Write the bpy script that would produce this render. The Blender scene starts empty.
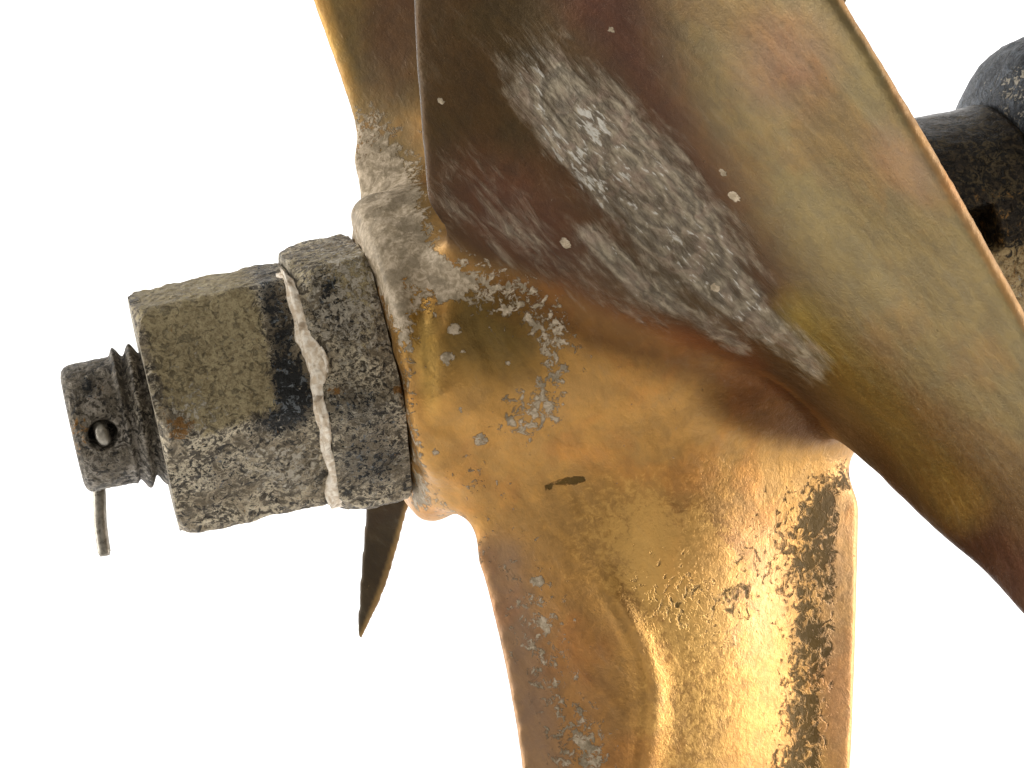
import bpy, bmesh, math, random
import numpy as np
from mathutils import Vector, Matrix, noise as mnoise
from mathutils.bvhtree import BVHTree

# ------------------------------------------------------------------ scale and camera
S = 0.0005            # metres per working unit
F = 2100.0            # viewing distance in working units (1.05 m)
scene = bpy.context.scene
C = scene.collection
cam = bpy.data.cameras.new('camera'); camo = bpy.data.objects.new('camera', cam); C.objects.link(camo)
camo.location = (0, -F*S, 0); camo.rotation_euler = (math.radians(90), 0, 0)
cam.sensor_width = 36; cam.lens = F/1024*36; cam.clip_start = 0.01; cam.clip_end = 100
scene.camera = camo
scene.cycles.max_bounces = 6; scene.cycles.diffuse_bounces = 3; scene.cycles.glossy_bounces = 4
scene.view_settings.view_transform = 'Standard'; scene.view_settings.look = 'None'
scene.view_settings.exposure = 0; scene.view_settings.gamma = 1
try: scene.view_settings.use_curve_mapping = False
except Exception: pass

# ------------------------------------------------------------------ world and studio lamps
W = bpy.data.worlds.new('World'); scene.world = W; W.use_nodes = True
wn = W.node_tree.nodes; wl = W.node_tree.links
bg = wn['Background']; bg.inputs['Color'].default_value = (1.0, .97, .92, 1); bg.inputs['Strength'].default_value = .36

def area(name, loc, target, size, size_y, power, col):
    l = bpy.data.lights.new(name, 'AREA'); l.shape = 'RECTANGLE'; l.size = size; l.size_y = size_y
    l.energy = power; l.color = col
    o = bpy.data.objects.new(name, l); C.objects.link(o); o.location = loc
    o.rotation_euler = (Vector(target)-Vector(loc)).to_track_quat('-Z', 'Y').to_euler()
    return o
area('softbox_key', (-.55, -1.1, .95), (0, 0, 0), .8, .8, 3.4, (1, .98, .95))
area('fill_left', (-1.35, -.75, -.25), (0, 0, 0), .8, 1.5, 4.0, (1, .97, .92))  # unseen; added to brighten the lower blade's left side and the nuts
area('softbox_fill', (.68, -1.2, -.2), (.1, 0, -.1), 1.1, 1.0, 2.1, (1, .96, .9))
area('softbox_low', (-.1, -.9, -.9), (.1, 0, -.1), 1.0, .5, 1.0, (1, .96, .9))
area('backdrop_lamp', (-2.6, .5, .2), (0, 2.6, 0), 1.5, 2.5, 130, (1, 1, 1))
area('backdrop_lamp', (2.6, .5, .2), (0, 2.6, 0), 1.5, 2.5, 130, (1, 1, 1))

# ------------------------------------------------------------------ helpers
def lin(h):
    h = h.lstrip('#'); v = [int(h[i:i+2], 16)/255 for i in (0, 2, 4)]
    return tuple(c/12.92 if c <= .04045 else ((c+.055)/1.055)**2.4 for c in v)
def P(x, y, d):
    """a point at depth d behind the focus plane, (units of S)"""
    x = np.asarray(x, float); y = np.asarray(y, float); d = np.asarray(d, float)
    k = (F+d)/F
    return np.stack([(x-512)*k, d+0*x, (384-y)*k], -1)
def proj(p):
    k = F/(F+p[..., 1])
    return 512+p[..., 0]*k, 384-p[..., 2]*k
O0 = P(157, 412, 0)
AX = np.array([1, .19, .223]); AX /= np.linalg.norm(AX)
UP = np.array([0, 0, 1.]) - AX[2]*AX; UP /= np.linalg.norm(UP)
NR = np.cross(AX, UP)                      # towards the viewer
def L(t, r, phi):
    t, r, phi = np.broadcast_arrays(np.asarray(t, float), np.asarray(r, float), np.asarray(phi, float))
    return O0 + t[..., None]*AX + (r*np.cos(phi))[..., None]*NR + (r*np.sin(phi))[..., None]*UP
def to_local(p):
    q = p-O0; t = q@AX; a = q@NR; b = q@UP
    return t, np.hypot(a, b), np.arctan2(b, a)

def mesh_obj(name, V, Fc, mat, parent=None, origin=None, smooth=True):
    me = bpy.data.meshes.new(name)
    org = np.array(parent['_org'] if parent is not None else (origin if origin is not None else (0, 0, 0)), float)
    me.from_pydata(((np.asarray(V)-org)*S).tolist(), [], Fc); me.update()
    if smooth: me.shade_smooth()
    if mat: me.materials.append(mat)
    o = bpy.data.objects.new(name, me); C.objects.link(o)
    if parent is not None: o.parent = parent
    else: o.location = Vector(org*S)
    return o
def empty(name, org, label, cat, group=None):
    o = bpy.data.objects.new(name, None); C.objects.link(o); o.location = Vector(np.array(org)*S)
    o['_org'] = [float(v) for v in org]; o['label'] = label; o['category'] = cat
    if group: o['group'] = group
    o.empty_display_size = .02
    return o
def tag(o, label, cat, group=None):
    o['label'] = label; o['category'] = cat
    if group: o['group'] = group
def fattr(o, name, vals):
    a = o.data.attributes.new(name, 'FLOAT', 'POINT'); a.data.foreach_set('value', np.asarray(vals, np.float32))
def cattr(o, name, vals):
    v = np.ones((len(vals), 4), np.float32); v[:, :3] = vals
    a = o.data.attributes.new(name, 'FLOAT_COLOR', 'POINT'); a.data.foreach_set('color', v.ravel())
def sst(x, a, b):
    t = np.clip((x-a)/(b-a), 0, 1); return t*t*(3-2*t)
def grid_faces(nu, nv, wrap_v=False, flip=False, off=0):
    f = []
    for i in range(nu-1):
        for j in range(nv if wrap_v else nv-1):
            j2 = (j+1) % nv
            q = (off+i*nv+j, off+i*nv+j2, off+(i+1)*nv+j2, off+(i+1)*nv+j)
            f.append(q[::-1] if flip else q)
    return f
def catmull(pts, n):
    pts = np.array(pts, float)
    dd = np.linalg.norm(np.diff(pts, axis=0), axis=1)**.5; T = np.r_[0, np.cumsum(dd)]; T /= T[-1]
    m = np.zeros_like(pts)
    m[1:-1] = (pts[2:]-pts[:-2])/(T[2:]-T[:-2])[:, None]
    m[0] = (pts[1]-pts[0])/(T[1]-T[0]); m[-1] = (pts[-1]-pts[-2])/(T[-1]-T[-2])
    x = np.linspace(0, 1, n); i = np.clip(np.searchsorted(T, x, 'right')-1, 0, len(T)-2)
    h = (T[i+1]-T[i])[:, None]; s = ((x-T[i])/h[:, 0])[:, None]
    return ((2*s**3-3*s**2+1)*pts[i]+(s**3-2*s**2+s)*h*m[i]+(-2*s**3+3*s**2)*pts[i+1]+(s**3-s**2)*h*m[i+1])
def coons(c0, c1, d0, d1):
    """c0,c1: curves along v at u=0,1 ; d0,d1: curves along u at v=0,1"""
    nv, nu = len(c0), len(d0)
    u = np.linspace(0, 1, nu)[:, None, None]; v = np.linspace(0, 1, nv)[None, :, None]
    A = (1-u)*c0[None]+u*c1[None]; B = (1-v)*d0[:, None]+v*d1[:, None]
    Q = (1-u)*(1-v)*c0[0]+u*(1-v)*c1[0]+(1-u)*v*c0[-1]+u*v*c1[-1]
    return A+B-Q
def fbm(pts, size, octv=3, seed=0):
    out = np.empty(len(pts)); k = 1/size; off = Vector((seed*7.3, seed*3.1, seed*1.7))
    for i, p in enumerate(pts):
        v = Vector(p)*k+off; s = 0; a = 1
        for _ in range(octv): s += a*mnoise.noise(v); v = v*2.07; a *= .5
        out[i] = s
    return out

# ------------------------------------------------------------------ node helpers
class NT:
    def __init__(s, name):
        s.m = bpy.data.materials.new(name); s.m.use_nodes = True; s.t = s.m.node_tree
        s.t.nodes.clear(); s.out = s.n('ShaderNodeOutputMaterial'); s.b = s.n('ShaderNodeBsdfPrincipled')
        s.l(s.b.outputs[0], s.out.inputs['Surface'])
        tc = s.n('ShaderNodeTexCoord'); s.oc = tc.outputs['Object']
    def n(s, k): return s.t.nodes.new(k)
    def l(s, a, b): s.t.links.new(a, b)
    def set(s, sock, v):
        if isinstance(v, bpy.types.NodeSocket): s.l(v, sock)
        elif isinstance(v, (tuple, list)) and len(v) == 3 and sock.type == 'RGBA': sock.default_value = (*v, 1)
        else: sock.default_value = v
    def attr(s, name, out='Fac'):
        a = s.n('ShaderNodeAttribute'); a.attribute_name = name; return a.outputs[out]
    def noise(s, size, detail=4, rough=.55, dist=0, vec=None, seed=0, lac=2.0):
        n = s.n('ShaderNodeTexNoise'); n.noise_dimensions = '4D'
        s.l(vec if vec else s.oc, n.inputs['Vector'])
        n.inputs['W'].default_value = seed
        n.inputs['Scale'].default_value = 1/(size*S); n.inputs['Detail'].default_value = detail
        n.inputs['Roughness'].default_value = rough; n.inputs['Distortion'].default_value = dist
        n.inputs['Lacunarity'].default_value = lac
        return n.outputs['Fac']
    def voro(s, size, vec=None, feature='F1', rand=1):
        n = s.n('ShaderNodeTexVoronoi'); n.feature = feature
        s.l(vec if vec else s.oc, n.inputs['Vector']); n.inputs['Scale'].default_value = 1/(size*S)
        return n.outputs['Distance']
    def mapv(s, rot=(0, 0, 0), sc=(1, 1, 1), vec=None):
        """rotate first, then scale"""
        m = s.n('ShaderNodeMapping'); m.inputs['Rotation'].default_value = rot; s.l(vec if vec else s.oc, m.inputs['Vector'])
        m2 = s.n('ShaderNodeMapping'); m2.inputs['Scale'].default_value = sc; s.l(m.outputs[0], m2.inputs['Vector'])
        return m2.outputs[0]
    def math(s, op, a, b=0, c=0, clamp=False):
        n = s.n('ShaderNodeMath'); n.operation = op; n.use_clamp = clamp
        s.set(n.inputs[0], a); s.set(n.inputs[1], b); s.set(n.inputs[2], c); return n.outputs[0]
    def ramp(s, x, lo, hi, a=0.0, b=1.0, smooth=True):
        n = s.n('ShaderNodeMapRange'); n.interpolation_type = 'SMOOTHSTEP' if smooth else 'LINEAR'
        s.set(n.inputs[0], x); s.set(n.inputs[1], lo); s.set(n.inputs[2], hi); s.set(n.inputs[3], a); s.set(n.inputs[4], b)
        return n.outputs[0]
    def mix(s, f, a, b, mode='MIX'):
        n = s.n('ShaderNodeMix'); n.data_type = 'RGBA'; n.blend_type = mode
        s.set(n.inputs[0], f); s.set(n.inputs[6], a); s.set(n.inputs[7], b); return n.outputs[2]
    def mixf(s, f, a, b):
        n = s.n('ShaderNodeMix'); n.data_type = 'FLOAT'
        s.set(n.inputs[0], f); s.set(n.inputs[2], a); s.set(n.inputs[3], b); return n.outputs[0]
    def cover(s, mask, nz, soft=.08):
        """ragged coverage: mask 0..1 against noise nz (about .5)"""
        x = s.math('ADD', mask, s.math('MULTIPLY', s.math('SUBTRACT', nz, .5), 2.4))
        return s.ramp(x, .5-soft*1.6, .5+soft*1.6)
    def bump(s, h, dist, strength=1, prev=None):
        n = s.n('ShaderNodeBump'); n.inputs['Distance'].default_value = dist*S; n.inputs['Strength'].default_value = strength
        s.l(h, n.inputs['Height'])
        if prev: s.l(prev, n.inputs['Normal'])
        return n.outputs[0]

# ------------------------------------------------------------------ materials
def bronze_material():
    m = NT('tarnished_bronze')
    col = m.attr('col', 'Color')
    pale = m.attr('pale'); dark = m.attr('dark'); scuff = m.attr('scuff'); gloss = m.attr('gloss'); worn = m.attr('worn')
    sv = m.mapv((0, math.radians(-54), 0), (.22, 1, 1))          # streaks along the blade
    n_big = m.noise(90, 4, .6, .3, seed=1)
    n_med = m.noise(22, 5, .6, .6, seed=2)
    n_fine = m.noise(6, 4, .65, .8, seed=3)
    n_st = m.noise(14, 5, .65, .5, vec=sv, seed=4)
    n_st2 = m.noise(5, 3, .6, .4, vec=sv, seed=5)
    # slow hue drift of the tarnish
    c = m.mix(m.ramp(n_med, .38, .62, 0, .8), col, m.mix(1., col, (1.22, 1.17, 1.0), 'MULTIPLY'))
    c = m.mix(m.ramp(n_big, .48, .62, 0, .8), c, m.mix(1., c, (1.08, .94, .87), 'MULTIPLY'))
    c = m.mix(m.ramp(n_fine, .3, .7, .0, .3), c, m.mix(1.0, c, (1.5, 1.45, 1.35), 'MULTIPLY'))
    c = m.mix(m.ramp(n_st, .3, .6, .35, 0), c, m.mix(1.0, c, (.45, .42, .4), 'MULTIPLY'))
    # worn bright metal
    k_w = m.cover(worn, m.math('ADD', m.math('MULTIPLY', n_fine, .6), m.math('MULTIPLY', n_med, .4)), .1)
    c = m.mix(m.math('MULTIPLY', k_w, .5), c, lin('d9ac62'))
    # grey streaky scuffing
    ring = m.attr('ring')
    rg = m.math('SINE', m.math('ADD', m.math('MULTIPLY', ring, 38), m.math('MULTIPLY', n_med, 16)))
    rg = m.math('MULTIPLY', m.math('ADD', rg, 1), .5)
    k_s = m.cover(scuff, m.math('ADD', m.math('MULTIPLY', n_st, .9), m.math('MULTIPLY', n_st2, .1)), .3)
    sc = m.mix(m.ramp(m.math('ADD', m.math('MULTIPLY', n_st2, .5), m.math('MULTIPLY', n_st, .5)), .4, .6), lin('5a4e3a'), lin('988b73'))
    sc = m.mix(m.math('MULTIPLY', rg, .6), sc, lin('40372a'))
    sc = m.mix(m.ramp(m.math('MULTIPLY', rg, n_st2), .42, .56, 0, .8), lin('b9b2a4'), sc) if False else sc
    sc = m.mix(m.ramp(n_med, .45, .7, 0, .6), sc, lin('8b7462'))
    k_s = m.math('MULTIPLY', k_s, m.ramp(scuff, 0, .08, .3, 1)); k_w2 = m.cover(m.attr('white'), n_st2, .06); sc = m.mix(k_w2, sc, lin('b5afa2'))
    c = m.mix(m.math('MULTIPLY', k_s, .85), c, sc)
    # pale lime deposit
    nf2 = m.noise(9, 5, .7, .4, seed=8)
    k_p = m.cover(pale, nf2, .05)
    pc = m.mix(m.ramp(n_fine, .35, .65), lin('8b7a5e'), lin('bfac92'))
    pc = m.mix(m.ramp(n_med, .46, .6, 0, .65), pc, lin('6a5c42'))
    c = m.mix(k_p, c, pc)
    # dark pits, and the dark reflection painted on the lower blade
    nd = m.math('ADD', m.math('MULTIPLY', m.noise(12, 3, .6, 1.2, seed=11), .7), m.math('MULTIPLY', n_fine, .3))
    k_d = m.cover(dark, nd, .1)
    c = m.mix(m.math('MULTIPLY', k_d, .82), c, m.mix(n_med, lin('28240f'), lin('463814')))
    m.l(c, m.b.inputs['Base Color'])
    rough = m.math('SUBTRACT', .64, m.math('MULTIPLY', gloss, .33))
    rough = m.math('ADD', rough, m.math('MULTIPLY', m.math('ADD', k_p, m.math('MULTIPLY', k_s, .7)), .2), clamp=True)
    rough = m.math('ADD', rough, m.ramp(n_fine, .3, .7, -.07, .09))
    m.l(rough, m.b.inputs['Roughness'])
    met = m.math('MULTIPLY', m.math('SUBTRACT', 1, m.math('MAXIMUM', k_p, m.math('MULTIPLY', k_s, .7))), m.ramp(gloss, 0, 1, .55, .96, False))
    met = m.math('MULTIPLY', met, m.math('SUBTRACT', 1, m.math('MULTIPLY', k_d, .7)))
    m.l(met, m.b.inputs['Metallic']); m.l(m.math('MULTIPLY', m.math('SUBTRACT', 1, m.math('MULTIPLY', k_d, .8)), .5), m.b.inputs['Specular IOR Level'])
    h = m.math('ADD', m.math('MULTIPLY', n_fine, .3), m.math('ADD', m.math('MULTIPLY', k_p, m.math('ADD', 1.2, nf2)), m.math('MULTIPLY', k_d, -1.3)))
    h = m.math('ADD', h, m.math('MULTIPLY', k_s, m.math('ADD', m.math('MULTIPLY', n_st2, 2.2), m.math('MULTIPLY', rg, .7))))
    n_gr = m.noise(2.4, 2, .7, 0, seed=21)
    h = m.math('ADD', h, m.math('MULTIPLY', n_gr, .35))
    b1 = m.bump(n_big, 10, .35)
    b2 = m.bump(n_med, 1.8, .3, b1)
    m.l(m.bump(h, 1.6, .7, b2), m.b.inputs['Normal'])
    return m.m

def corroded_material(name, dk, md, lt, patch, met=.35, bmp=1, rg=(.45, .75)):
    m = NT(name)
    olive = m.attr('olive'); black = m.attr('black'); pale = m.attr('pale'); rust = m.attr('rust')
    n1 = m.noise(34, 5, .6, .6, seed=1); n2 = m.noise(13, 6, .7, 1.6, seed=2); n3 = m.noise(4, 3, .7, .6, seed=3); n4 = m.noise(55, 3, .5, .2, seed=4)
    nn = m.math('ADD', m.math('MULTIPLY', n2, .65), m.math('MULTIPLY', n3, .35))
    c = m.mix(m.ramp(n1, .35, .65), dk, md)
    c = m.mix(m.ramp(nn, .46, .55), m.mix(1., c, (.48, .47, .45), 'MULTIPLY'), m.mix(m.ramp(n1, .4, .6), lt, md))
    oc = m.mix(m.ramp(m.math('ADD', m.math('MULTIPLY', n3, .7), m.math('MULTIPLY', n2, .3)), .42, .56), m.mix(1., patch, (.62, .6, .55), 'MULTIPLY'), m.mix(.35, patch, lin('b3a781')))
    oc = m.mix(m.ramp(n4, .42, .6, 0, .55), oc, m.mix(1., oc, (.72, .7, .66), 'MULTIPLY'))
    c = m.mix(m.cover(olive, m.math('ADD', m.math('MULTIPLY', n2, .9), .06), .1), c, oc)
    kb = m.cover(black, nn, .04)
    c = m.mix(kb, c, m.mix(m.ramp(m.noise(10, 5, .7, 1.0, seed=12), .53, .6), lin('191917'), lin('6f7375')))
    # black crevices everywhere
    crev = m.ramp(m.noise(17, 5, .65, 2.4, seed=7), .4, .45, 1, 0)
    c = m.mix(m.math('MULTIPLY', crev, m.math('SUBTRACT', .85, m.math('MULTIPLY', olive, .55))), c, lin('1c1a17'))
    kp = m.cover(pale, m.noise(7, 4, .7, .8, seed=9), .05)
    c = m.mix(kp, c, m.mix(n3, lin('a7a094'), lin('c8bba2')))
    kr = m.cover(rust, n2, .05); c = m.mix(kr, c, lin('8a6433'))
    m.l(c, m.b.inputs['Base Color'])
    m.l(m.ramp(n3, .3, .7, *rg), m.b.inputs['Roughness']); m.b.inputs['Metallic'].default_value = met
    h = m.math('ADD', m.math('MULTIPLY', nn, 2.0), m.math('ADD', m.math('MULTIPLY', crev, -1.0), m.math('MULTIPLY', kb, -.5)))
    h = m.math('ADD', h, m.math('MULTIPLY', kp, .5))
    m.l(m.bump(h, 5*bmp, 1, m.bump(n4, 10, .6)), m.b.inputs['Normal'])
    return m.m

def sealant_material():
    m = NT('dried_sealant'); n = m.noise(7, 4, .6, .5, seed=2); n2 = m.noise(20, 3, .6, .4, seed=3)
    c = m.mix(m.ramp(n, .38, .62), lin('cdb99e'), lin('efe4d2'))
    c = m.mix(m.ramp(n2, .56, .66, 0, .8), c, lin('8a765c'))
    m.l(c, m.b.inputs['Base Color']); m.b.inputs['Roughness'].default_value = .7
    m.l(m.bump(n, 3, .7), m.b.inputs['Normal']); return m.m
def steel_material():
    m = NT('worn_steel'); n = m.noise(6, 4, .6, .5, seed=2)
    m.l(m.mix(m.ramp(n, .3, .7), lin('6a645a'), lin('989184')), m.b.inputs['Base Color'])
    m.l(m.ramp(n, .3, .7, .25, .5), m.b.inputs['Roughness']); m.b.inputs['Metallic'].default_value = .85
    return m.m
def paper_material():
    m = NT('white_paper'); m.b.inputs['Base Color'].default_value = (.9, .9, .9, 1); m.b.inputs['Roughness'].default_value = .95
    m.b.inputs['Specular IOR Level'].default_value = 0
    return m.m
M_BR = bronze_material()
M_NUT = corroded_material('corroded_nut_metal', lin('6c6150'), lin('a4957b'), lin('d6c8ac'), lin('ac9b76'))
M_SH = corroded_material('corroded_shaft_metal', lin('544c40'), lin('7c7262'), lin('a0978a'), lin('8a7d55'), .5)
M_COL = corroded_material('blackened_collar_metal', lin('1c2026'), lin('2f343b'), lin('5d646c'), lin('55585c'), .4, .5, (.35, .6))
M_SEAL = sealant_material(); M_STEEL = steel_material()

# ------------------------------------------------------------------ backdrop: a white paper sweep
def backdrop():
    R = 1800; yb = 5000; zf = -3200
    prof = [(-4500, zf)]
    for k in range(13):
        a = math.pi/2*k/12; prof.append((yb-R+R*math.sin(a), zf+R-R*math.cos(a)))
    prof.append((yb, 7000))
    V = []; nx = 2
    for x in (-14000, 14000):
        for y, z in prof: V.append((x, y, z))
    o = mesh_obj('backdrop', V, grid_faces(2, len(prof)), paper_material())
    o['kind'] = 'structure'
backdrop()

# ------------------------------------------------------------------ propeller: hub and four blades, cast in one
def lathe(prof, nphi=160, rfun=None):
    prof = np.array(prof, float); ph = np.linspace(0, 2*np.pi, nphi, endpoint=False)
    T, PH = np.meshgrid(prof[:, 0], ph, indexing='ij'); R = np.repeat(prof[:, 1][:, None], nphi, 1)
    if rfun: R = rfun(T, R, PH)
    V = L(T, R, PH).reshape(-1, 3); F_ = grid_faces(len(prof), nphi, True)
    return V, F_
def close_caps(V, F_, n, nphi):
    F_ = list(F_); F_.append(tuple(range(nphi))[::-1]); F_.append(tuple((n-1)*nphi+j for j in range(nphi))); return F_
HUBP = [(229, 60), (229, 150), (231, 158), (237, 164), (247, 167), (264, 168), (320, 172), (400, 186), (480, 194), (600, 198), (690, 194), (735, 186), (752, 172), (756, 150), (756, 60)]
def hub_mesh():
    V, F_ = lathe(HUBP, 128); return V, close_caps(V, F_, len(HUBP), 128)

def blade(c0, c1, d0, d1, thick, shift=(0, 0), nu=70, nv=70, bulge=None):
    """front skin from four pixel/depth curves, back skin behind it by a real thickness"""
    G = coons(catmull(c0, nv), catmull(c1, nv), catmull(d0, nu), catmull(d1, nu))
    u = np.linspace(0, 1, nu)[:, None]; v = np.linspace(0, 1, nv)[None]
    if bulge is not None: G[..., 2] += bulge(u, v, G)
    th = thick(u, v)
    f = P(G[..., 0], G[..., 1], G[..., 2])
    sx, sy = shift if not callable(shift) else shift(u, v)
    b = P(G[..., 0]+sx, G[..., 1]+sy, G[..., 2]+th)
    V = np.concatenate([f.reshape(-1, 3), b.reshape(-1, 3)]); N = nu*nv
    F_ = grid_faces(nu, nv)+grid_faces(nu, nv, flip=True, off=N)
    ring = [(0, j) for j in range(nv)]+[(i, nv-1) for i in range(1, nu)]+[(nu-1, j) for j in range(nv-2, -1, -1)]+[(i, 0) for i in range(nu-2, 0, -1)]
    ring = [i*nv+j for i, j in ring]
    for k in range(len(ring)):
        a, c = ring[k], ring[(k+1) % len(ring)]; F_.append((c, a, a+N, c+N))
    return V, F_
def edge_th(lo, hi):
    return lambda u, v: lo+(hi-lo)*np.clip(4*u*(1-u), 0, 1)**.7*np.clip(1-v*.6, 0, 1)+0*v

# the blade that points at the viewer   (u: leading -> trailing, v: root -> tip)
lead = [(452, 286, -60), (433, 240, -112), (427, 190, -140), (421, 120, -172), (416, 50, -200), (414, -20, -230), (424, -130, -280), (470, -230, -330)]
trail = [(800, 418, 60), (862, 460, -20), (900, 496, -70), (940, 534, -120), (985, 572, -170), (1026, 617, -215), (1075, 668, -260), (1120, 720, -300)]
root = [(452, 286, -60), (520, 310, -70), (600, 335, -70), (680, 355, -50), (740, 376, -10), (800, 418, 60)]
tip = [(470, -230, -330), (610, -270, -420), (730, -160, -470), (832, -4, -480), (925, 150, -455), (975, 238, -430), (1022, 325, -410), (1080, 440, -390), (1130, 570, -350), (1120, 720, -300)]
def bulgeA(u, v, G):
    return 0*u*v + 55*np.exp(-((u-.42)/.22)**2)*sst(v, .1, .45)*(1-sst(v, .75, 1))
BA = blade(lead, trail, root, tip, lambda u, v: 16+38*np.clip(4*u*(1-u), 0, 1)**.8*(1-v)**1.2, lambda u, v: (15*sst(v, .93, 1)+0*u, 2*sst(v, .93, 1)+0*u), 110, 90, bulgeA)
# upper blade
BB = blade([(372, 300, 40), (352, 240, 70), (345, 205, 95), (353, 165, 108), (356, 130, 118), (343, 85, 125), (328, 42, 132), (313, 0, 138), (290, -70, 150), (300, -160, 160)],
           [(640, 290, -40), (700, 200, -30), (760, 120, -30), (806, 60, -30), (842, 10, -30), (865, -60, -30), (840, -160, -20)],
           [(372, 300, 40), (520, 290, 10), (640, 290, -40)], [(300, -160, 160), (560, -210, 80), (840, -160, -20)], edge_th(14, 46), (0, 0), 90, 70,
           lambda u, v, G: -22*np.sin(np.pi*np.clip(u*1.0, 0, 1))*sst(v, .1, .5)+0*v)
# lower blade
def bulgeC(u, v, G):
    x, y = G[..., 0], G[..., 1]
    ridge = 575+70*sst(y, 520, 760)
    b = -16*np.exp(-((x-ridge)/80)**2)*sst(y, 470, 620)
    b += 13*np.exp(-((x-800)/42)**2)*sst(y, 480, 640)
    rx = 588+62*sst(y, 530, 690)-10*sst(y, 700, 800)
    b += -11*np.exp(-((x-rx)/17)**2)*sst(y, 540, 620)
    return b
BC = blade([(425, 420, -20), (446, 500, -25), (478, 560, -34), (495, 620, -42), (510, 690, -52), (522, 768, -60), (528, 860, -66), (545, 960, -60)],
           [(840, 380, 80), (852, 430, 80), (858, 490, 78), (857, 580, 76), (854, 680, 74), (850, 768, 72), (842, 860, 72), (800, 960, 70)],
           [(425, 420, -20), (640, 430, -60), (840, 380, 80)], [(545, 960, -60), (680, 990, 0), (800, 960, 70)], edge_th(16, 50), (0, 0), 90, 90, bulgeC)
# the blade pointing away
BD = blade([(430, 300, 190), (390, 400, 320), (368, 490, 420), (363, 540, 455), (359, 590, 480), (357, 625, 500), (358, 637, 506)],
           [(640, 330, 190), (560, 400, 300), (440, 450, 390), (412, 500, 420), (400, 540, 452), (385, 590, 478), (369, 625, 498), (361.5, 640, 506)],
           [(430, 300, 190), (530, 310, 190), (640, 330, 190)], [(358, 637, 506), (360, 639, 506), (361.5, 640, 506)], lambda u, v: 9+0*u*v+6*(1-v), (0, 0), 40, 90)

def cast(parts, voxel):
    V = []; F_ = []
    for v, f in parts:
        o = len(V); V += list(v); F_ += [tuple(i+o for i in q) for q in f]
    me = bpy.data.meshes.new('tmp'); me.from_pydata((np.array(V)*.01).tolist(), [], F_); me.update()
    bm = bmesh.new(); bm.from_mesh(me); bmesh.ops.remove_doubles(bm, verts=bm.verts, dist=1e-5)
    bmesh.ops.recalc_face_normals(bm, faces=bm.faces); bm.to_mesh(me); bm.free()
    ob = bpy.data.objects.new('tmp', me); C.objects.link(ob)
    md = ob.modifiers.new('r', 'REMESH'); md.mode = 'VOXEL'; md.voxel_size = voxel*.01; md.adaptivity = 0
    dg = bpy.context.evaluated_depsgraph_get(); dg.update()
    me2 = bpy.data.meshes.new_from_object(ob.evaluated_get(dg))
    bpy.data.objects.remove(ob); bpy.data.meshes.remove(me)
    n = len(me2.vertices); co = np.empty(n*3, np.float32); me2.vertices.foreach_get('co', co); co = co.reshape(-1, 3)/.01
    nl = len(me2.loops); li = np.empty(nl, np.int32); me2.loops.foreach_get('vertex_index', li)
    ls = np.empty(len(me2.polygons), np.int32); me2.polygons.foreach_get('loop_start', ls)
    lt = np.empty(len(me2.polygons), np.int32); me2.polygons.foreach_get('loop_total', lt)
    assert (lt == 4).all()
    bpy.data.meshes.remove(me2)
    return co.astype(float), li.reshape(-1, 4)
PARTS = [hub_mesh(), BA, BB, BC, BD]
co, quads = cast(PARTS, 3.6)
print('propeller verts', len(co))
trees = [BVHTree.FromPolygons([tuple(p) for p in v], f) for v, f in PARTS]
def dist_to(tree, pts, mx):
    out = np.full(len(pts), mx, float)
    for i, p in enumerate(pts):
        r = tree.find_nearest(Vector(p), mx)
        if r[3] is not None: out[i] = r[3]
    return out
DM = 70
D = np.stack([dist_to(t, co, DM) for t in trees], 1)
dmin = np.sort(D, 1)
wj = 1-sst(dmin[:, 1], 14, 60)                    # where two castings meet
e = np.concatenate([quads[:, [0, 1]], quads[:, [1, 2]], quads[:, [2, 3]], quads[:, [3, 0]]])
def smooth(co, w, it, lam=.6):
    n = len(co); ea = np.r_[e[:, 0], e[:, 1]]; eb = np.r_[e[:, 1], e[:, 0]]
    act = w > .001; keep = act[ea]; ea = ea[keep]; eb = eb[keep]
    deg = np.bincount(ea, minlength=n).astype(float); deg[deg == 0] = 1
    for _ in range(it):
        avg = np.stack([np.bincount(ea, co[eb, k], n)/deg for k in range(3)], 1)
        co = co+(w*lam)[:, None]*np.where(act[:, None], avg-co, 0)
    return co
# fillet radius: wide between hub and blades
X, Y = proj(co)
keep_sharp = sst(X, 690, 770)*sst(Y, 330, 365)*(D[:, 1] < 12)
co = smooth(co, wj*(1-.85*keep_sharp), 320)
co = smooth(co, np.ones(len(co)), 7, .5)
X, Y = proj(co)
co = smooth(co, sst(X-(835+(Y*.585)), -30, -10)*(D[:, 1] < 20), 14, .5)
# uneven casting skin and dents around the hub shoulder
X, Y = proj(co)
q_ = co/70
lump = np.array([mnoise.noise(Vector(p)) for p in q_]); lump2 = np.array([mnoise.noise(Vector(p*3.1)) for p in q_])
axd = co-O0; tt = axd@AX; rad = axd-tt[:, None]*AX; rl = np.linalg.norm(rad, axis=1)[:, None]+1e-6
wl_ = (1-sst(tt, 300, 420))*(D[:, 0] < 40)
co = co+(rad/rl)*((lump*7+lump2*2.5)*wl_)[:, None]+((lump2*3.0+lump*3)*wl_*(1-sst(tt, 225, 250)))[:, None]*AX
dent = np.exp(-((X-424-(Y-330)*.03)/15)**2-((Y-335)/75)**2)*(co[:, 1] < 40)
co = co-(rad/rl)*(dent*9)[:, None]
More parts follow.
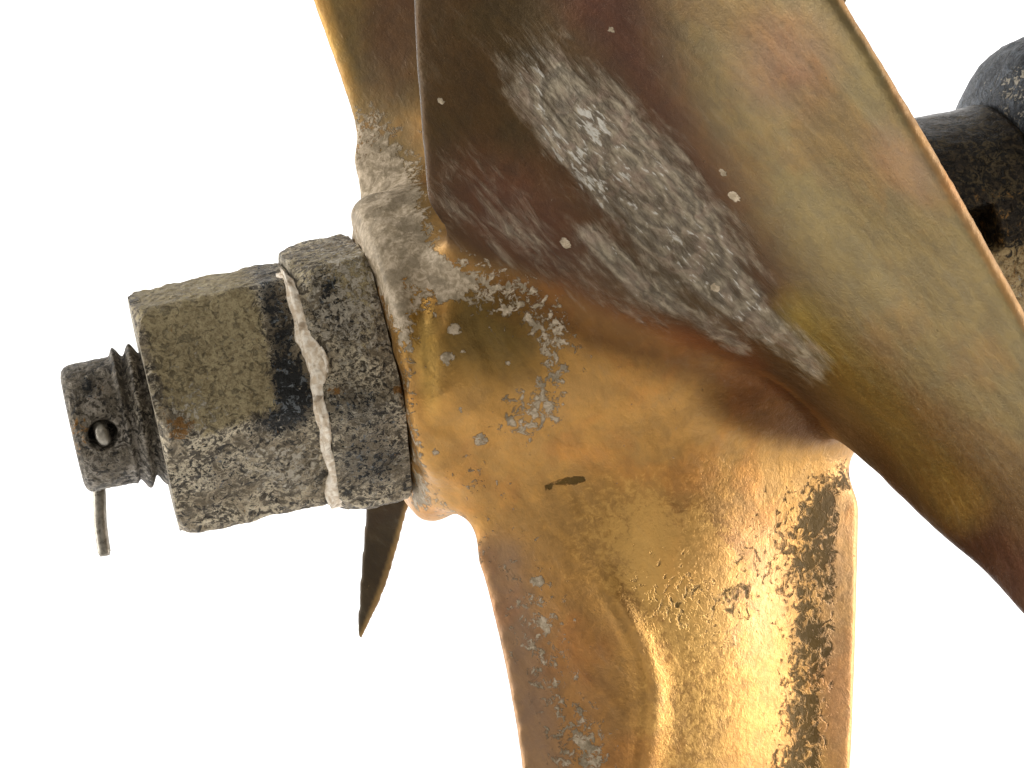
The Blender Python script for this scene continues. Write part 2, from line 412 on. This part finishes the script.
# vertex normals of the whole casting
fn = np.cross(co[quads[:, 2]]-co[quads[:, 0]], co[quads[:, 3]]-co[quads[:, 1]])
vn = np.zeros_like(co)
for k in range(4):
    for c_ in range(3): vn[:, c_] += np.bincount(quads[:, k], fn[:, c_], len(co))
vn /= np.linalg.norm(vn, axis=1)[:, None]+1e-9
part_of = np.argmin(D+np.array([-9, 0, 0, 0, 0]), 1)
fpart = np.array([np.bincount(r, minlength=5).argmax() for r in part_of[quads]])

# ---- tarnish, deposits, wear, and painted shade and reflections, laid on the cast surface
X, Y = proj(co)
def ell(cx, cy, rx, ry, ang=0, soft=.5, x=None, y=None):
    x = X if x is None else x; y = Y if y is None else y
    a = math.radians(ang); dx = x-cx; dy = y-cy
    p = (dx*math.cos(a)+dy*math.sin(a))/rx; q = (-dx*math.sin(a)+dy*math.cos(a))/ry
    return 1-sst(np.hypot(p, q), 1-soft, 1+soft)
def line(pts, w, soft=.6):
    best = np.full(len(X), 1e9)
    for (x0, y0), (x1, y1) in zip(pts[:-1], pts[1:]):
        t = np.clip(((X-x0)*(x1-x0)+(Y-y0)*(y1-y0))/((x1-x0)**2+(y1-y0)**2), 0, 1)
        best = np.minimum(best, np.hypot(X-x0-t*(x1-x0), Y-y0-t*(y1-y0)))
    return 1-sst(best/w, 1-soft, 1+soft)
front = sst(-vn[:, 1], -.1, .2)
col = np.tile(np.array(lin('a9814a')), (len(co), 1))
def paint(hexc, m):
    global col
    col = col*(1-m[:, None])+np.array(lin(hexc))*m[:, None]
z = np.zeros(len(co))
pale, dark, scuff, gloss, worn = z.copy(), z.copy(), z.copy(), z+.62, z.copy()
isA = part_of == 1; A = isA.astype(float)
isB = (part_of == 2).astype(float); isC = (part_of == 3).astype(float); isD = (part_of == 4).astype(float); isH = (part_of == 0).astype(float)
# soften part masks over the fillets
def soften(m, it=25):
    n = len(m); ea = np.r_[e[:, 0], e[:, 1]]; eb = np.r_[e[:, 1], e[:, 0]]; deg = np.bincount(ea, minlength=n)
    for _ in range(it): m = .4*m+.6*np.bincount(ea, m[eb], n)/deg
    return m
As = soften(A, 60); Bs = soften(isB, 6)
# -- blade A
paint('4a3822', As)
paint('38290f', As*ell(480, 60, 95, 190, -8))
paint('3f2618', As*line([(600, -20), (690, 100), (780, 235), (860, 370), (1000, 580)], 46, .7)); paint('4a3020', As*ell(520, 220, 90, 50, 30, .7))
paint('736546', As*ell(850, 150, 110, 260, -33, .45)); paint('736546', As*ell(960, 330, 95, 220, -38, .45))
paint('82684f', As*ell(785, 60, 45, 45, 20, .8)); paint('82684f', As*ell(905, 165, 22, 40, -40, .8)*.8)
paint('6e5c2c', As*line([(800, 320), (880, 410), (960, 500)], 26, .9))  # olive-gold sheen painted along the trailing side
paint('6a3d1c', As*line([(560, 320), (640, 345), (730, 378)], 30, .8))  # shade of the root crease put into the colour
scuff += As*(1.0*ell(637, 180, 158, 48, 49, .45)+.75*line([(720, 280), (770, 325), (815, 366)], 16, .7)+.65*line([(590, 235), (660, 300), (740, 345)], 10, .9)+.36*line([(450, 190), (540, 250), (640, 300)], 30, .9))
scuff = np.minimum(scuff, .95)
gloss = gloss*(1-As)+As*(.48+.25*line([(760, 280), (860, 400), (980, 530)], 60, .9))
for (x, y, r) in [(565, 243, 5), (735, 197, 5), (715, 288, 4), (723, 172, 3), (440, 101, 3), (612, 30, 3)]:
    pale += As*ell(x, y, r*1.3, r*.8, 40, .3)*1.2
a_ = math.radians(50); dx_, dy_ = X-640, Y-185
ring = np.hypot((dx_*math.cos(a_)+dy_*math.sin(a_))/170, (-dx_*math.sin(a_)+dy_*math.cos(a_))/55)
white = As*(  .42*ell(592, 122, 26, 14, 50, .7)+.28*line([(530, 60), (545, 130), (600, 200)], 14, .8)+.2*line([(600, 150), (700, 260), (760, 310)], 30, .8))
paint('a07c50', As*line([(838, -10), (884, 62), (929, 150), (980, 240), (1028, 326)], 6, .5))
# -- hub
paint('5f401f', (1-As)*line([(520, 285), (600, 325), (690, 350), (750, 372)], 30, .7))  # hub side of the root crease, its shade painted brown
paint('5a3d18', (1-As)*ell(790, 412, 75, 30, 8, .5)); gloss = gloss+.3*(1-As)*ell(790, 412, 80, 34, 5, .6); paint('d6ac60', (1-As)*ell(424, 330, 12, 65, -6, .6))  # dark patch paints the blade's reflection, gold strip paints the shoulder highlight
paint('584420', (1-As)*ell(492, 318, 52, 38, 30, .7)); paint('6f5a30', isH*ell(470, 345, 70, 40, 15, .8)*.7)
pale += (1-As)*(1.0*line([(352, 120), (380, 175), (380, 245), (410, 285)], 44, .7)*(1-isB*sst(Y, 130, 90)*0)*sst(Y, 92, 120)*.5)
pale += .4*ell(390, 215, 38, 70, -15, .5)+.45*line([(372, 240), (395, 300), (407, 360), (413, 430), (420, 500)], 9, .8)
pale += .8*line([(425, 262), (450, 285)], 12, .8)+.14*ell(485, 290, 70, 30, 30, .8)+.44*line([(470, 280), (540, 310), (560, 350), (545, 400), (520, 420)], 22, .9)+.14*ell(525, 410, 30, 24, 0, .9)+.3*line([(418, 492), (448, 520), (478, 548)], 12, .8)+.25*ell(480, 490, 40, 25, 20, .9)
for (x, y, r) in [(455, 330, 8), (447, 358, 9), (480, 440, 8), (537, 581, 7), (463, 352, 4), (436, 452, 5), (508, 362, 4), (460, 410, 4)]:
    pale += (1-As)*ell(x, y, r, r*.8, 0, .25)*.6
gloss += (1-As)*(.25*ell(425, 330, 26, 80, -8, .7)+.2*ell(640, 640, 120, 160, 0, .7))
dark += .9*ell(570, 481, 20, 4, -8, .5)+.8*ell(549, 487, 4, 3, 0, .4)
# -- blade C
Cm = (1-As)
worn += Cm*(.62*ell(690, 590, 70, 60, 35, .6)+.5*ell(640, 530, 90, 60, 10, .8)+.5*ell(700, 720, 70, 80, 0, .8))
dark += Cm*(.36*ell(690, 600, 60, 42, 30, .7)+.34*ell(800, 545, 52, 66, 15, .95)+.33*line([(835, 500), (822, 560), (812, 680), (798, 780)], 26, .9)+.3*line([(812, 640), (798, 780)], 20, .9)+.2*line([(852, 462), (835, 490), (810, 520)], 12, .9))  # speckled pitting; the strip running down paints a smooth dark reflection
dark -= Cm*.6*sst(X, 832, 846)*sst(Y, 480, 500)
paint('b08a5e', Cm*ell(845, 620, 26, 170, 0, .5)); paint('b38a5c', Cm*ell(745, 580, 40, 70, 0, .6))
paint('9a7148', Cm*ell(560, 690, 60, 110, -18, .7)*.8); paint('8f7560', Cm*line([(500, 560), (520, 660), (540, 768)], 24, .8)*.8)
pale += Cm*(.33*ell(585, 750, 30, 40, 20, .7)+.2*ell(545, 640, 40, 60, 0, .7))
# -- blade B
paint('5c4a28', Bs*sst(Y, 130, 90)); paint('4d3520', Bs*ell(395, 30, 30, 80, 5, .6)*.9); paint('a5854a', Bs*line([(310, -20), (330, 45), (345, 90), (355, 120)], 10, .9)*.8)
paint('6c5f42', (1-As)*ell(385, 185, 45, 90, -10, .7)*.9)
gloss -= (1-As)*.3*ell(385, 170, 45, 100, -10, .7)
gloss -= .34*Cm*line([(505, 540), (540, 660), (570, 800)], 50, .7)
gloss -= .3*Bs; gloss -= .3*line([(838, -10), (884, 62), (929, 150), (980, 240), (1028, 326)], 9, .5)
pale += Cm*.22*line([(510, 560), (545, 660), (590, 790)], 34, .9)
paint('4d3114', (1-A)*ell(790, 408, 82, 32, 8, .5))  # the big blade's dark reflection, painted once more on the hub
# -- blade D
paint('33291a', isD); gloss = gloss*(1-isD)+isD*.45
pale *= (1-isD); paint('a08050', isD*line([(412, 490), (397, 540), (381, 590), (362, 636)], 3, .6)*.4)
back = 1-front
for nm in ('pale', 'dark', 'scuff', 'worn'): pass
pale = np.clip(pale*front+.1*back, 0, 1); dark = np.clip(dark*front+.15*back, 0, 1); scuff = np.clip(scuff*front, 0, 1); worn = np.clip(worn*front, 0, 1); gloss = np.clip(gloss, 0, 1)

prop = empty('boat_propeller', L(500, 0, 0), 'large tarnished bronze boat propeller with four blades, filling the picture', 'propeller')
names = ['hub', 'blade', 'blade', 'blade', 'blade']
blab = [None, 'brown and olive tarnished blade with a grey scuffed oval, pointing at the viewer', 'upper blade behind, brown with a pale crusted root',
        'bright polished golden blade hanging down', 'dark blade tip showing behind and below the nuts']
for k in range(5):
    fk = quads[fpart == k]; idx = np.unique(fk); mp = np.full(len(co), -1); mp[idx] = np.arange(len(idx))
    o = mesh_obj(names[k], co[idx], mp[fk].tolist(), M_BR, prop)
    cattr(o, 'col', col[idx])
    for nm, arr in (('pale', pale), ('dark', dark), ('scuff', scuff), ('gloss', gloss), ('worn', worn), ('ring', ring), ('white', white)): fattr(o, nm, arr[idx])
    o.data.normals_split_custom_set_from_vertices(vn[idx].tolist())
    if blab[k]: o['label'] = blab[k]

# ------------------------------------------------------------------ aft boss of the hub with its slot
def masked(o, V, masks):
    for k in ('olive', 'black', 'pale', 'rust'): fattr(o, k, masks.get(k, np.zeros(len(V))))
def tube_surface(prof, nt, nphi, rfun=None, disp=0, dsize=30, seed=0, amp2=0):
    """dense surface of revolution with a hand-made radius and a rough skin"""
    prof = np.array(prof, float); s = np.r_[0, np.cumsum(np.linalg.norm(np.diff(prof, axis=0), axis=1))]
    ss = np.unique(np.r_[np.linspace(0, s[-1], nt), s]); pr = np.stack([np.interp(ss, s, prof[:, 0]), np.interp(ss, s, prof[:, 1])], 1)
    ph = np.linspace(0, 2*np.pi, nphi, endpoint=False)
    T, PH = np.meshgrid(pr[:, 0], ph, indexing='ij'); R = np.repeat(pr[:, 1][:, None], nphi, 1)
    if rfun: R = rfun(T, R, PH)
    V = L(T, R, PH).reshape(-1, 3)
    if disp:
        q = V
        nz = fbm(q, dsize, 3, seed)
        R = R+(nz*disp).reshape(R.shape)
        if amp2: R = R+amp2*fbm(q, dsize/4, 2, seed+5).reshape(R.shape)
        V = L(T, R, PH).reshape(-1, 3)
    F_ = grid_faces(len(pr), nphi, True)
    return V, F_, T.ravel(), R.ravel(), PH.ravel()
deg = math.radians
def boss_r(T, R, PH):
    p = np.degrees((PH+np.pi) % (2*np.pi)-np.pi)
    slot = sst(T, 826, 830)*(1-sst(T, 856, 860))*sst(p, -9, -6)*(1-sst(p, 10, 13))
    return R-slot*42
V, F_, T, R, PH = tube_surface([(740, 90), (740, 130), (744, 134), (915, 134), (922, 131), (922, 90)], 130, 420, boss_r, 2.0, 40, 3)
o = mesh_obj('hub_boss', V, F_, corroded_material('shaded_crusted_boss_metal', lin('1f1a13'), lin('3c3020'), lin('574a32'), lin('a8895a'), .5, .3, (.25, .45)), prop)
x_, y_ = proj(V)
masked(o, V, {'black': .2*(1-sst(y_+ (x_-960)*.25, 190, 225)), 'olive': .8*sst(y_, 220, 270), 'rust': .25*sst(y_, 150, 200)+0*x_, 'pale': .2*sst(y_, 230, 260)})  # near-black upper part holds the big blade's shade in its colour
o['label'] = 'crusted rear boss of the hub with a slot, blade shade painted dark'

# ------------------------------------------------------------------ dark collar on the shaft
V, F_, T, R, PH = tube_surface([(922, 100), (921, 136), (926, 150), (938, 168), (954, 183), (974, 193), (1000, 198), (1040, 200), (1130, 194), (1150, 178), (1155, 100)], 90, 260, None, 2.5, 50, 4, .8)
o = mesh_obj('shaft_collar', V, close_caps(V, F_, len(V)//260, 260), M_COL, origin=L(1000, 0, 0))
x_, y_ = proj(V); masked(o, V, {'pale': .38*ell(1018, 95, 26, 30, 0, .6, x_, y_), 'black': z[:len(V)]+.15})
tag(o, 'blue-black rounded collar at the far right edge behind the hub', 'collar')

# ------------------------------------------------------------------ nuts
def nut(name, t0, t1, Rc, rot, label, masks, seed, chf=(12, 12), flat_round=.98):
    ap = Rc*math.cos(math.pi/6)
    def rf(T, R, PH):
        p = (PH-rot) % (math.pi/3)-math.pi/6
        hexr = ap/np.cos(p)
        hexr = np.minimum(hexr, Rc*flat_round+(hexr-Rc*flat_round)*.25)
        out = hexr
        for e_, c in ((T-t0, chf[0]), (t1-T, chf[1])):
            out = np.minimum(out, Rc*.99-(np.clip(c-e_, 0, None)/c)**1.7*min(c*.95, 12))
        return np.minimum(R, out)
    inner = 62
    prof = [(t0+.2, inner), (t0, Rc*.80), (t0, Rc-.5), (t0+4, Rc), (t0+14, Rc), (t1-14, Rc), (t1-4, Rc), (t1, Rc-.5), (t1, Rc*.8), (t1-.2, inner)]
    prof[1] = (t0, ap-chf[0]-2); prof[2] = (t0+.3, Rc); prof[-3] = (t1-.3, Rc); prof[-2] = (t1, ap-chf[1]-2)
    V, F_, T, R, PH = tube_surface(prof, 150, 420, rf, 3.0, 34, seed, 1.2)
    n = len(V)//420
    F_ = F_+[((n-1)*420+j, (n-1)*420+(j+1) % 420, (j+1) % 420, j) for j in range(420)]
    o = mesh_obj(name, V, F_, M_NUT, origin=L((t0+t1)/2, 0, 0)); x_, y_ = proj(V)
    masked(o, V, masks(x_, y_, V)); tag(o, label, 'nut'); return o
E = lambda *a: ell(*a)
def m_outer(x, y, V):
    q = np.array([[135, 285], [250, 262], [262, 330], [283, 405], [205, 432], [165, 400]])
    def poly(px, py):
        d = np.full(len(px), 1e9)
        n = len(q)
        for i in range(n):
            a, b = q[i], q[(i+1) % n]; ex, ey = b-a; L_ = math.hypot(ex, ey)
            d = np.minimum(d, ((px-a[0])*(-ey)+(py-a[1])*ex)/L_)
        return sst(d, -20, 14)
    ol = poly(x, y)
    bl = np.clip(.5*ell(265, 330, 34, 80, -12, .8, x, y)+.5*ell(270, 400, 50, 30, 0, .7, x, y), 0, 1)*(1-ol)+.1
    bl = bl+.25*ell(215, 470, 60, 40, 0, .7, x, y)
    return {'olive': ol*.88, 'black': bl, 'pale': .3*ell(190, 410, 30, 20, 30, .8, x, y)+.33*ell(285, 465, 40, 25, 0, .8, x, y)+.15, 'rust': .5*ell(180, 425, 14, 14, 0, .9, x, y)+.1}
def m_inner(x, y, V):
    return {'olive': .5*ell(330, 270, 50, 30, 0, .8, x, y)*.9+.35*ell(360, 310, 30, 60, 0, .8, x, y), 'black': .45*ell(335, 305, 18, 45, -20, .8, x, y)+.36*ell(370, 460, 50, 34, 0, .9, x, y)+.34*ell(350, 400, 60, 22, 0, .9, x, y)+.12,
            'pale': .32*ell(350, 300, 40, 60, 0, .8, x, y)+.22, 'rust': .65*ell(397, 390, 5, 4, 0, .5, x, y)+.4*ell(335, 390, 12, 5, 0, .6, x, y)+.08}
nut('outer_nut', -4, 152, 133, deg(-11), 'outer corroded hexagonal nut with a large olive patch, nearest the shaft end', m_outer, 1, (13, 4))
nut('inner_nut', 154, 228, 146, deg(-14), 'inner corroded hexagonal nut, grey-black, pressed against the propeller hub', m_inner, 2, (28, 8))

# ------------------------------------------------------------------ pale sealant in the seam between the nuts
def seal():
    # (phi in degrees, centre t, half width, height)
    key = [(66, 139, 1.5, 1), (58, 143, 4, 4), (50, 147, 5, 5), (38, 150, 7, 6), (26, 152, 9, 8), (12, 153, 10, 9), (2, 154, 9, 8), (-8, 150, 6, 6), (-18, 147, 7.5, 6), (-26, 148, 6.5, 5), (-34, 151, 4, 3), (-42, 152, 7, 5), (-52, 152, 8, 6), (-64, 152, 8, 6), (-76, 152, 8, 5), (-92, 152, 6, 4)]
    key = np.array(key, float)[::-1]
    ph = np.linspace(key[0, 0], key[-1, 0], 240)
    tc, hw, hh = (np.interp(ph, key[:, 0], key[:, i]) for i in (1, 2, 3))
    V = []; m = 17
    def nut_r(t, p):
        if t < 153.5: Rc, rot, t0, t1 = 133, deg(-11), -4, 152
        else: Rc, rot, t0, t1 = 146, deg(-14), 154, 228
        ap = Rc*math.cos(math.pi/6); q = (p-rot) % (math.pi/3)-math.pi/6; h = ap/math.cos(q); h = min(h, Rc*.98+(h-Rc*.98)*.25)
        e_ = min(t-t0, t1-t); return min(h, Rc*.995-(max(12-e_, 0)/12)**1.7*11.4)
    for i, p in enumerate(ph):
        a = deg(p); r_ = random.Random(i)
        jl = mnoise.noise(Vector((p*.22, 0, 0)))*1.5+mnoise.noise(Vector((p*.07, 3, 0)))*7; jr = mnoise.noise(Vector((p*.22, 9, 0)))*1.5+mnoise.noise(Vector((p*.07, 5, 0)))*7
        lo = tc[i]-hw[i]+jl; hi = tc[i]+hw[i]+jr
        if hi < lo+1.5: hi = lo+1.5
        for k in range(m):
            s = k/(m-1); t = lo+(hi-lo)*s
            base = max(nut_r(min(t, 151), a)*.5+nut_r(max(t, 157), a)*.5, 121) if 146 < t < 162 else nut_r(t, a)
            r = base+(hh[i]*.6*math.sin(math.pi*s)**.35+1.2)-(6 if k in (0, m-1) else 0)+mnoise.noise(Vector((p*.3, t*.2, 1)))*1.4
            V.append(L(t, r, a))
        for k in (1, 0):
            V.append(L(lo+(hi-lo)*k, 100, a))
    V = np.array(V); w = m+2; F_ = grid_faces(len(ph), w, True)
    F_ += [tuple(range(w))[::-1], tuple((len(ph)-1)*w+k for k in range(w))]
    o = mesh_obj('sealant_bead', V, F_, M_SEAL, origin=L(152, 130, 0)); tag(o, 'ragged cream bead of dried sealant in the seam between the two nuts', 'sealant')
seal()

# ------------------------------------------------------------------ propeller shaft with threaded, drilled end
HT, HP = -56, -8     # hole centre: t, phi(deg)
def shaft_r(T, R, PH):
    pitch = 17; base = R
    env = sst(T, -37, -30)*(1-sst(T, 60, 70))
    w = ((T-(-26))/pitch-PH/(2*np.pi)) % 1.0
    thr = (.5-.5*np.cos(2*np.pi*w))**.9*11-2
    body = R > 55
    # hole
    p = (PH+np.pi) % (2*np.pi)-np.pi
    dx = T-HT; dy = (p-deg(HP))*64; d = np.hypot(dx, dy)
    hole = (1-sst(d, 12.5, 15))
    # small burr round the hole
    burr = np.exp(-((d-17)/2.2)**2)*1.2
    # far side outlet
    p2 = (PH+2*np.pi) % (2*np.pi); dx2 = T-HT; dy2 = (p2-math.pi-deg(HP))*64; hole2 = 1-sst(np.hypot(dx2, dy2), 9, 12)
    return np.where(body, base+env*thr+burr-30*hole-30*hole2, base)
prof = [(-84, 20), (-85, 54), (-83.5, 59), (-80, 62.5), (-75, 64), (-60, 64), (-38, 64), (-30, 64), (70, 64)]
V, F_, T, R, PH = tube_surface(prof, 230, 420, shaft_r, 1.3, 26, 8, .7)
V2, F2_, *_r = tube_surface([(70, 60), (1300, 60)], 12, 60)
sh = empty('propeller_shaft', L(400, 0, 0), 'corroded round shaft with drilled threaded end, running through the nuts and propeller', 'shaft')
F_ = list(F_)+[tuple(range(420))[::-1]]
o = mesh_obj('threaded_end', V, F_, M_SH, sh); x_, y_ = proj(V)
masked(o, V, {'pale': .25*ell(140, 410, 12, 60, -12, .8, x_, y_)+.12, 'black': .2+.35*ell(88, 385, 8, 12, 0, .6, x_, y_), 'rust': .3*ell(80, 440, 9, 20, 0, .9, x_, y_)+.12, 'olive': 0*x_+.05})
o = mesh_obj('rod', V2, list(F2_)+[tuple((len(V2)//60-1)*60+j for j in range(60))], M_SH, sh); masked(o, V2, {'black': np.full(len(V2), .4)})

# ------------------------------------------------------------------ cotter pin
def tube(path, rad, n=16, flatten=None):
    path = np.array(path, float); tg = np.gradient(path, axis=0); tg /= np.linalg.norm(tg, axis=1)[:, None]
    up = AX.copy(); V = []
    for p, t, r in zip(path, tg, rad):
        a = up-t*np.dot(up, t); a /= np.linalg.norm(a); b = np.cross(t, a)
        for k in range(n):
            w = 2*math.pi*k/n; V.append(p+r*(math.cos(w)*a+math.sin(w)*b))
    F_ = grid_faces(len(path), n, True)+[tuple(range(n))[::-1], tuple((len(path)-1)*n+k for k in range(n))]
    return np.array(V), F_
pin = empty('cotter_pin', L(HT, 0, 0), 'bent steel cotter pin through the shaft end, one leg hanging below', 'pin')
hc = L(HT, 0, 0); hn = (NR*math.cos(deg(HP))+UP*math.sin(deg(HP)))
# eye of the pin seated inside the hole
k_ = np.linspace(0, 1, 40)
eye = np.array([hc+hn*(44+21*math.sin(math.pi*s))+UP*(8*math.cos(math.pi*s))+AX*(-1.5+2*s) for s in k_])
V, F_ = tube(eye, np.full(40, 7.0)); mesh_obj('eye', V, F_, M_STEEL, pin)
legp = [hc+hn*46+UP*-3, hc+hn*0+UP*-3, hc-hn*56+UP*-3, hc-hn*70+UP*-9, P(97, 462, 74), P(98, 478, 72), P(99.5, 494, 70), P(100, 510, 68), P(100.5, 523, 66), P(102.5, 540, 64), P(105, 556, 62)]
pp = catmull(legp, 90); rr = np.full(90, 6.8); rr[-2:] = 6.0; rr[-1] = 5.0
V, F_ = tube(pp, rr); mesh_obj('leg', V, F_, M_STEEL, pin)
for o in list(bpy.data.objects):
    if '_org' in o: del o['_org']
